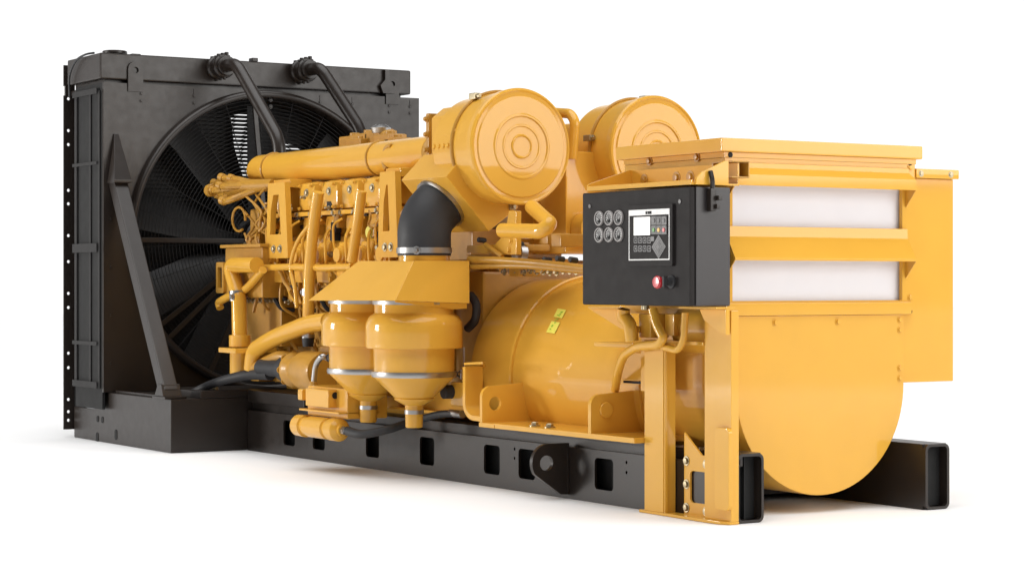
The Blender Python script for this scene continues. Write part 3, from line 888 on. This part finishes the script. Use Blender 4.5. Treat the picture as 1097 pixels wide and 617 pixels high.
# ================================================================ FAN CASING / DRUM END
XD = -.16
m = MB('yellow_paint')
DC, DR = (.592, .548), .472
loop = [(DC[0] - DR, .86)] + [(DC[0] + DR * math.cos(PI + PI * k / 48), DC[1] + DR * math.sin(PI + PI * k / 48)) for k in range(49)] + [(DC[0] + DR, .86)]
m.plate('x', -.86, .70, loop, (), .006)
for v in (.83,):
    for y in (.33, .68): m.bolt((XD, y, v), 'x', .011, .01); 
for z in (.835, .79, .62, .575): m.bolt((XD, 1.04, z), 'x', .011, .009)
m.build('end_casing', ROOT, 'yellow casing with a half round bottom below the louvres')

# ================================================================ TERMINAL HOUSING
HX0, HY0, HY1 = -.9, .06, 1.13
m = MB('yellow_paint')
f0 = XD - .012
# front face as a frame with two openings
z1a, z1b, z2a, z2b = [at(880, v, x=XD).z for v in (247, 202, 322, 281)]
o1 = [(HY0 + .04, z1a), (HY1 - .075, z1a), (HY1 - .075, z1b + .03), (HY0 + .04, z1b + .03)]
o2 = [(HY0 + .04, z2a), (HY1 - .075, z2a), (HY1 - .075, z2b + .03), (HY0 + .04, z2b + .03)]
m.plate('x', XD - .02, .02, [(HY0, .862), (HY1, .862), (HY1, 1.53), (HY0, 1.53)], [o1, o2])
m.box(HX0, XD - .0205, HY0, HY0 + .02, .862, 1.53, .003)
m.box(HX0, XD - .0205, HY1 - .02, HY1, .862, 1.53, .003)
m.box(HX0, HX0 + .02, HY0 + .02, HY1 - .02, .862, 1.53, .003)
m.box(HX0, XD - .02, HY0 + .02, HY1 - .02, .862, .88, .003)
m.box(XD, XD + .012, HY0 + .0, HY1 - .03, .86, at(880, 323, x=XD).z - .004, .003)
for z in (1.515, 1.46, 1.09, .935, .885): m.bolt((XD, HY1 - .03, z), 'x', .011, .008)
m.use('black_void')
for z in (1.545, .88):
    m.cyl((XD - .0, HY1 - .03, z - .008), 'x', .013, .0025, 14)
hs = m.build('terminal_housing', ROOT, 'boxy yellow housing with two wide louvred openings')
m = MB('yellow_paint')
m.box(-.93, XD + .018, HY0 - .03, HY1 + .03, 1.553, 1.612, .006)
m.box(-.9, XD + .004, HY0 - .005, HY1 + .004, 1.5305, 1.553, .002)
m.use('yellow_cast')
for x in (-.7, -.35): m.bolt((x, HY0 - .006, 1.54), (0, -1, 0), .014, .012)
m.use('black_void').cyl((XD + .004, HY0 + .025, 1.541), 'x', .012, .003, 12)
m.build('lid', hs)
# louvre hoods
for (ztop, zlip, zbot) in ((at(880, 177, x=XD).z, at(880, 187, x=XD + .07).z, at(880, 201, x=XD + .07).z), (at(880, 250, x=XD).z, at(880, 258, x=XD + .03).z, at(880, 279.5, x=XD + .07).z)):
    m = MB('yellow_paint')
    y0, y1 = HY0 + .0, HY1 - .055
    if ztop > 1.3:
        prof = [(XD + .001, ztop), (XD + .02, ztop - .004), (XD + .022, zlip + .02), (XD + .07, zlip - .01), (XD + .07, zbot), (XD + .064, zbot), (XD + .062, zlip - .016), (XD + .001, zlip)]
    else:
        prof = [(XD + .001, ztop + .026), (XD + .012, ztop + .024), (XD + .014, zlip + .014), (XD + .07, zbot + .01), (XD + .07, zbot), (XD + .062, zbot), (XD + .01, zlip), (XD + .001, zlip)]
    m.prism([V((x, y0, z)) for x, z in prof], (0, y1 - y0, 0), .001)
    for ya in (y0 - .001, y1 - .001):
        m.prism([V((XD + .001, ya, zlip + .005)), V((XD + .066, ya, zbot + .004)), V((XD + .066, ya, zbot - .002)), V((XD + .001, ya, zbot - .075))], (0, .004, 0))
    m.build('louvre_hood', hs)
for za, zb_ in ((z1a, z1b), (z2a, z2b)):
    m = MB('white_filter')
    m.box(XD - .05, XD - .03, HY0 + .03, HY1 - .06, za - .012, zb_ + .06, .003)
    m.build('filter_pad', hs)
# side cabinet
m = MB('yellow_paint')
m.box(-.75, XD - .022, 1.072, 1.383, .553, 1.47, .005)
cab = m.build('side_cabinet', ROOT, 'tall narrow yellow side cabinet on the far edge')
m = MB('yellow_paint')
m.box(-.77, XD + .008, HY1 + .002, 1.39, 1.47, 1.512, .004)
m.use('zinc')
for y in (1.16, 1.34): m.bolt((XD + .008, y, 1.49), 'x', .01, .006)
m.build('cabinet_lid', cab)

# ================================================================ CONTROL PANEL
PX0, PX1, PY0, PY1, PZ0, PZ1 = -.825, -.03, -.22, -.012, .903, 1.396
m = MB('black_panel')
m.box(PX0, PX1, PY0 + .03, PY1, PZ0, PZ1, .006)
m.use('black_panel_shaded').box(PX0, PX1 - .002, PY0, PY0 + .027, PZ0 + .001, PZ1 - .001, .007)
m.use('black_panel')
for x in (PX0 + .06, PX1 - .07): m.cyl((x, PY0, PZ1 - .06), (0, -1, 0), .01, .003, 12)
cp = m.build('control_panel', ROOT, 'black control cabinet with gauges, screen and red button')
for r, vv in enumerate((234.2, 251.9)):
    for c, uu in enumerate((642.5, 653, 663.5)):
        p = at(uu, vv - .4 * c, y=PY0)
        m = MB('bezel')
        m.lathe((p.x, PY0, p.z), (0, -1, 0), [(0, .033), (.006, .033), (.009, .031), (.009, .0275), (.004, .027)], 32, caps=False)
        m.use('gauge_face').cyl((p.x, PY0, p.z), (0, -1, 0), .0272, .004, 28, .0003)
        m.use('white_print')
        for k in range(9):
            t = math.radians(210 - 30 * k); a = V((p.x + .019 * math.cos(t), PY0 - .0042, p.z + .002 + .019 * math.sin(t)))
            m.box(a.x - .0018, a.x + .0018, a.y - .0006, a.y, a.z - .0018, a.z + .0018, 0)
        m.use('black_void').cyl((p.x, PY0 - .0042, p.z - .011), (0, -1, 0), .009, .002, 14, .0003)
        t = math.radians((150, 120, 60, 130, 100, 70)[r * 3 + c])
        m.use('white_print').tube([V((p.x, PY0 - .0055, p.z - .008)), V((p.x + .018 * math.cos(t), PY0 - .0055, p.z - .008 + .018 * math.sin(t)))], .0012, 5)
        m.build('gauge', cp)
def pn(u, v):
    p = at(u, v, y=PY0); return p.x, p.z
m = MB('black_panel_shaded')
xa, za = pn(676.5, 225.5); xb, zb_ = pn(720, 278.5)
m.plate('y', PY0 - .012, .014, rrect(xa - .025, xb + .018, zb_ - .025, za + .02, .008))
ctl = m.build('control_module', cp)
m = MB('white_print')
e = PY0 - .0125
m.plate('y', e - .002, .003, [(xa, zb_), (xb, zb_), (xb, za), (xa, za)], [[(xa + .004, zb_ + .005), (xb - .004, zb_ + .005), (xb - .004, za - .024), (xa + .004, za - .024)]])
m.use('black_void'); xm = (xa + xb) / 2
for dx in (-.016, 0, .014): m.box(xm + dx - .006, xm + dx + .006, e - .0032, e - .002, za - .02, za - .008, 0)
m.build('module_frame', ctl)
m = MB('screen_white')
x0, z0 = pn(682, 252.5); x1, z1 = pn(699.3, 232.3)
m.box(x0, x1, e - .003, e, z0, z1, .001)
m.build('display_screen', ctl)
m = MB('gauge_face')
for r in range(2):
    for c in range(4):
        x, z = pn(684 + 4.8 * c, 257.5 + 9 * r)
        m.use('grey_print').plate('y', e - .003, .003, rrect(x - .013, x + .013, z - .013, z + .013, .004), [rrect(x - .009, x + .009, z - .009, z + .009, .003)])
        m.use('gauge_face').box(x - .005, x + .005, e - .002, e, z - .005, z + .005, 0)
for r in range(2):
    for c in range(3):
        x, z = pn(703.5 + 5.4 * c, 236.5 + 10 * r)
        m.use('gauge_face').plate('y', e - .003, .003, rrect(x - .019, x + .019, z - .018, z + .018, .004))
        mt = ('grey_print', 'grey_print', 'grey_print', 'green_plastic', 'amber_plastic', 'red_plastic')[r * 3 + c]
        m.use(mt).cyl((x, e - .003, z), (0, -1, 0), .009, .003, 14)
        m.use('grey_print').box(x - .012, x + .012, e - .004, e - .003, z + .012, z + .015, 0)
xd, zd = pn(708.5, 264.5)
for k, (s, mm) in enumerate(((.05, 'grey_print'), (.042, 'gauge_face'), (.03, 'grey_print'), (.024, 'gauge_face'), (.012, 'grey_print'))):
    m.use(mm).plate('y', e - .002 - .0008 * k, .0026, [(xd - s, zd), (xd, zd - s), (xd + s, zd), (xd, zd + s)])
x, z = pn(702, 256); m.use('grey_print').plate('y', e - .003, .003, rrect(x - .012, x + .012, z - .01, z + .01, .004))
m.build('keypad', ctl)
m = MB('red_plastic')
x, z = pn(710.5, 302.3)
m.lathe((x, PY0, z), (0, -1, 0), [(0, .016), (.02, .016), (.02, .025), (.032, .027), (.04, .022), (.042, .0)], 28)
m.build('stop_button', cp)
m = MB('rubber')
x, z = pn(719.5, 301.8)
m.lathe((x, PY0, z), (0, -1, 0), [(0, .028), (.006, .028), (.01, .018), (.026, .017), (.026, 0)], 24); m.box(x - .006, x + .006, PY0 - .045, PY0 - .03, z - .022, z + .022, .003)
m.build('key_switch', cp)
m = MB('black_paint')
a = at(760, 215, x=PX1)
m.box(PX1, PX1 + .03, a.y - .016, a.y + .014, a.z - .045, a.z + .05, .006)
m.tube([V((PX1 + .02, a.y, a.z + .05)), V((PX1 + .035, a.y - .01, a.z + .08)), V((PX1 + .02, a.y - .01, a.z + .12))], .01, 8, .02)
m.box(PX1 + .02, PX1 + .05, a.y + .01, a.y + .03, a.z + .0, a.z + .02, .003)
m.box(PX1 + .02, PX1 + .045, a.y + .005, a.y + .022, a.z - .035, a.z - .015, .003)
m.build('latch', cp)

# ================================================================ PANEL SUPPORT TRAY (above the control panel)
m = MB('yellow_paint')
# bottom flange and back web with sloped ends
yb = .035
m.box(-.80, -.03, PY0 + .01, yb - .006, 1.404, 1.412, .002)
m.box(-.80, -.03, PY0 + .008, PY0 + .014, 1.404, 1.424, .002)
m.box(-.80, -.03, yb - .008, yb, 1.404, 1.5, .001)
m.plate('x', -.805, .008, [(PY0 + .01, 1.404), (yb, 1.404), (yb, 1.502), (yb - .02, 1.502), (PY0 + .02, 1.436), (PY0 + .01, 1.428)], (), .001)
m.prism([V((-.03, PY0 + .02, 1.404)), V((-.03, -.03, 1.404)), V((-.03, -.03, 1.508)), V((-.03, -.05, 1.505)), V((-.03, PY0 + .05, 1.455)), V((-.03, PY0 + .025, 1.43))], (.012, 0, 0), .002)
for x in (-.70, -.46, -.36): m.use('yellow_cast').bolt((x, yb - .008, 1.455), (0, -1, 0), .018, .012)
# folded tab on the housing end
c = at(792, 183, x=XD + .03)
m.build('panel_bracket', ROOT)
m = MB('yellow_cast')
a, b = at(784, 172, x=-.02), at(803, 191, x=-.02)
m.box(-.16, -.02, a.y, b.y, a.z - .006, a.z, .002); m.box(-.16, -.02, a.y, b.y, b.z, b.z + .006, .002); m.box(-.16, -.02, b.y - .006, b.y, b.z, a.z, .002)
m.box(-.158, -.15, a.y, b.y - .006, b.z + .006, a.z - .006, .001)
m.use('steel').bolt((-.15, (a.y + b.y) / 2 - .01, (a.z + b.z) / 2 + .02), 'x', .012, .02); m.bolt((-.15, (a.y + b.y) / 2 + .01, (a.z + b.z) / 2 - .01), 'x', .012, .02)
m.build('bracket_socket', ROOT)

# ================================================================ SUPPORT COLUMN under the control panel
YCOL = -.045
m = MB('yellow_paint')
m.box(-.565, -.425, -.07, -.003, .012, .735, .004)
m.box(-.424, -.416, -.066, -.05, .012, .735, .002)
# top cross piece
m.box(-.6, -.17, YCOL - .002, .06, .736, .752, .003)
# second post
m.box(-.165, .018, YCOL, -.004, .012, .885, .004)
m.box(-.165, -.15, -.003, .03, .3, .885, .002)
m.plate('y', YCOL - .022, .021, rrect(-.07, .03, .06, .4, .022), (), .005)
m.prism([V((-.24, YCOL - .08, .9)), V((.02, YCOL - .08, .9)), V((.02, YCOL - .08, .892)), V((-.24, YCOL - .08, .892))], (0, .1, 0), .001)
m.prism([V((-.16, YCOL - .03, .89)), V((.022, YCOL - .03, .89)), V((.022, YCOL - .03, .785)), V((-.02, YCOL - .03, .795)), V((-.13, YCOL - .03, .845))], (0, .02, 0), .002)
# bolted web plate on the rail, with slot
m.plate('y', -.012, .009, [(-.352, .012), (-.16, .012), (-.16, .27), (-.23, .27), (-.352, .36)], [rrect(-.31, -.19, .065, .2, .018)])
m.use('zinc')
for x, z in ((-.335, .24), (-.335, .14), (-.335, .04), (-.195, .235), (-.195, .035)): m.bolt((x, -.012, z), (0, -1, 0), .014, .012)
# foot plate
m.use('yellow_paint')
foot = [(-.605, -.07), (-.1, -.08), (-.02, -.075), (.015, -.05), (.02, -.005), (-.605, -.005)]
m.plate('z', .0005, .012, foot, (), .002)
m.build('support_column', ROOT, 'yellow open steel column carrying the black control cabinet')
# conduits and bracket plates below the cabinet
m = MB('yellow_paint')
m.tube([at(668, 331, y=-.12), at(667, 338, y=-.12), at(675, 347, y=-.11), at(677, 365, y=-.1)], .03, 14, .05)
m.tube([at(699, 331, y=-.12), at(703, 347, y=-.12), at(708, 357, y=-.12), at(711, 362, y=-.12), at(706, 369, y=-.12), at(683, 371, y=-.1), at(668, 380, y=-.06), at(662, 398, y=-.02), at(659, 417, y=.04)], .02, 12, .06)
m.tube([at(734, 335, y=-.1), at(733, 362, y=-.1), at(727, 376, y=-.1), at(710, 371, y=-.1), at(695, 369, y=-.1)], .015, 10, .06)
m.use('zinc')
for u in (690, 692): m.cyl(at(u, 332, y=-.12), 'z', .014, .03, 10)
m.build('conduit', ROOT)
m = MB('yellow_paint')
m.prism([at(630, 330, y=-.06), at(668, 330, y=-.06), at(669, 353, y=-.06), at(665, 352, y=-.06)], (0, .012, 0), .001)
m.prism([at(630, 330, y=-.2), at(664, 330, y=-.2), at(669, 331, y=-.05), at(634, 331, y=-.05)], (0, 0, .008), .001)
a, b = at(636, 366, y=.0), at(678, 369, y=.0)
m.box(a.x, b.x, .0, .12, a.z - .02, a.z, .003)
m.lathe((-.5, .13, .8), 'x', [(0, .09), (.01, .11), (.3, .11), (.31, .09)], 28)
a, b = at(684, 336, y=-.06), at(697, 362, y=-.06); m.box(a.x, b.x, -.06, .04, b.z, a.z, .006)
a, b = at(712, 336, y=.0), at(722, 360, y=.0); m.box(a.x, b.x, .0, .05, b.z, a.z, .006)
m.cyl(at(684, 353, y=-.062), (0, -1, 0), .016, .012, 12)
m.box(-.72, -.6, .02, .06, .52, .72, .004)
m.box(-.55, -.2, .3, .4, .4, .8, .01)
a, b = at(666, 377, y=.05), at(692, 408, y=.05)
m.box(a.x, b.x + .05, .05, .09, b.z, a.z, .004)
m.use('black_void').box(a.x + .02, b.x + .05, .045, .06, b.z - .015, b.z - .004, 0)
m.build('conduit_bracket', ROOT)

# ================================================================ FLOOR
b = bmesh.new()
vs = [b.verts.new((x, y, -.001)) for x, y in ((-60, -60), (60, -60), (60, 60), (-60, 60))]
b.faces.new(vs)
me = bpy.data.meshes.new('floor'); b.to_mesh(me); b.free()
fl = bpy.data.objects.new('floor', me); col.objects.link(fl); fl['kind'] = 'structure'; fl['label'] = 'seamless white studio floor'
mat('white_floor', (.9, .9, .9), .7, vary=.01, spec=.2); me.materials.append(MATS['white_floor'])

# ================================================================ WORLD, LIGHTS, CAMERA
w = bpy.data.worlds.new('World'); sc.world = w; w.use_nodes = True
nt = w.node_tree; N = nt.nodes; L = nt.links
bg = N['Background']; bg.inputs['Strength'].default_value = 1.0
tc = N.new('ShaderNodeTexCoord')
dot = N.new('ShaderNodeVectorMath'); dot.operation = 'DOT_PRODUCT'; dot.inputs[1].default_value = (-CC, SS, 0)
L.new(tc.outputs['Generated'], dot.inputs[0])
ramp = N.new('ShaderNodeMapRange'); ramp.interpolation_type = 'SMOOTHSTEP'
ramp.inputs[1].default_value = .35; ramp.inputs[2].default_value = .8
ramp.inputs[3].default_value = .07; ramp.inputs[4].default_value = 1.1
L.new(dot.outputs['Value'], ramp.inputs[0])
sep = N.new('ShaderNodeSeparateXYZ'); L.new(tc.outputs['Generated'], sep.inputs[0])
el = N.new('ShaderNodeMapRange'); el.interpolation_type = 'SMOOTHSTEP'
el.inputs[1].default_value = .25; el.inputs[2].default_value = .55; el.inputs[3].default_value = 1; el.inputs[4].default_value = .12
L.new(sep.outputs['Z'], el.inputs[0])
mul = N.new('ShaderNodeMath'); mul.operation = 'MULTIPLY'
L.new(ramp.outputs[0], mul.inputs[0]); L.new(el.outputs[0], mul.inputs[1])
L.new(mul.outputs[0], bg.inputs['Color'])

def area(name, loc, target, sx, sy, power, color=(1, 1, 1), shape='RECTANGLE'):
    d = bpy.data.lights.new(name, 'AREA'); d.shape = shape; d.size = sx; d.size_y = sy; d.energy = power; d.color = color
    o = bpy.data.objects.new(name, d); col.objects.link(o); o.location = loc
    o.rotation_euler = (V(target) - V(loc)).to_track_quat('-Z', 'Y').to_euler()
    return o
area('softbox_lamp', (9.2, 6.7, 4.6), (-1.5, .5, 1.6), 9.5, 5.4, 900, (1, .98, .95))
area('side_lamp', (-8.8, -8.6, 1.6), (-1.5, -.1, .6), 2.0, 1.8, 500, (1, .97, .93))
s = bpy.data.lights.new('overhead_lamp', 'SUN'); s.energy = 3.5; s.angle = math.radians(75)
so = bpy.data.objects.new('overhead_lamp', s); col.objects.link(so); so.rotation_euler = (math.radians(8), math.radians(12), 0)

cd = bpy.data.cameras.new('camera'); cam = bpy.data.objects.new('camera', cd); col.objects.link(cam)
cam.location = CAM
cd.sensor_width = 36; cd.lens = F / 1097 * 36
cd.shift_x = (548.5 - CX) / 1097; cd.shift_y = (V0 - 308.5) / 1097 * -1 * -1
fw = V((-CC, SS, 0)); cam.rotation_euler = fw.to_track_quat('-Z', 'Y').to_euler()
cd.clip_end = 300; cd.clip_start = .1
sc.camera = cam
sc.view_settings.view_transform = 'Standard'; sc.view_settings.look = 'None'; sc.view_settings.exposure = 0; sc.view_settings.gamma = 1
sc.render.film_transparent = False
sc.cycles.use_denoising = True
sc.cycles.max_bounces = 8
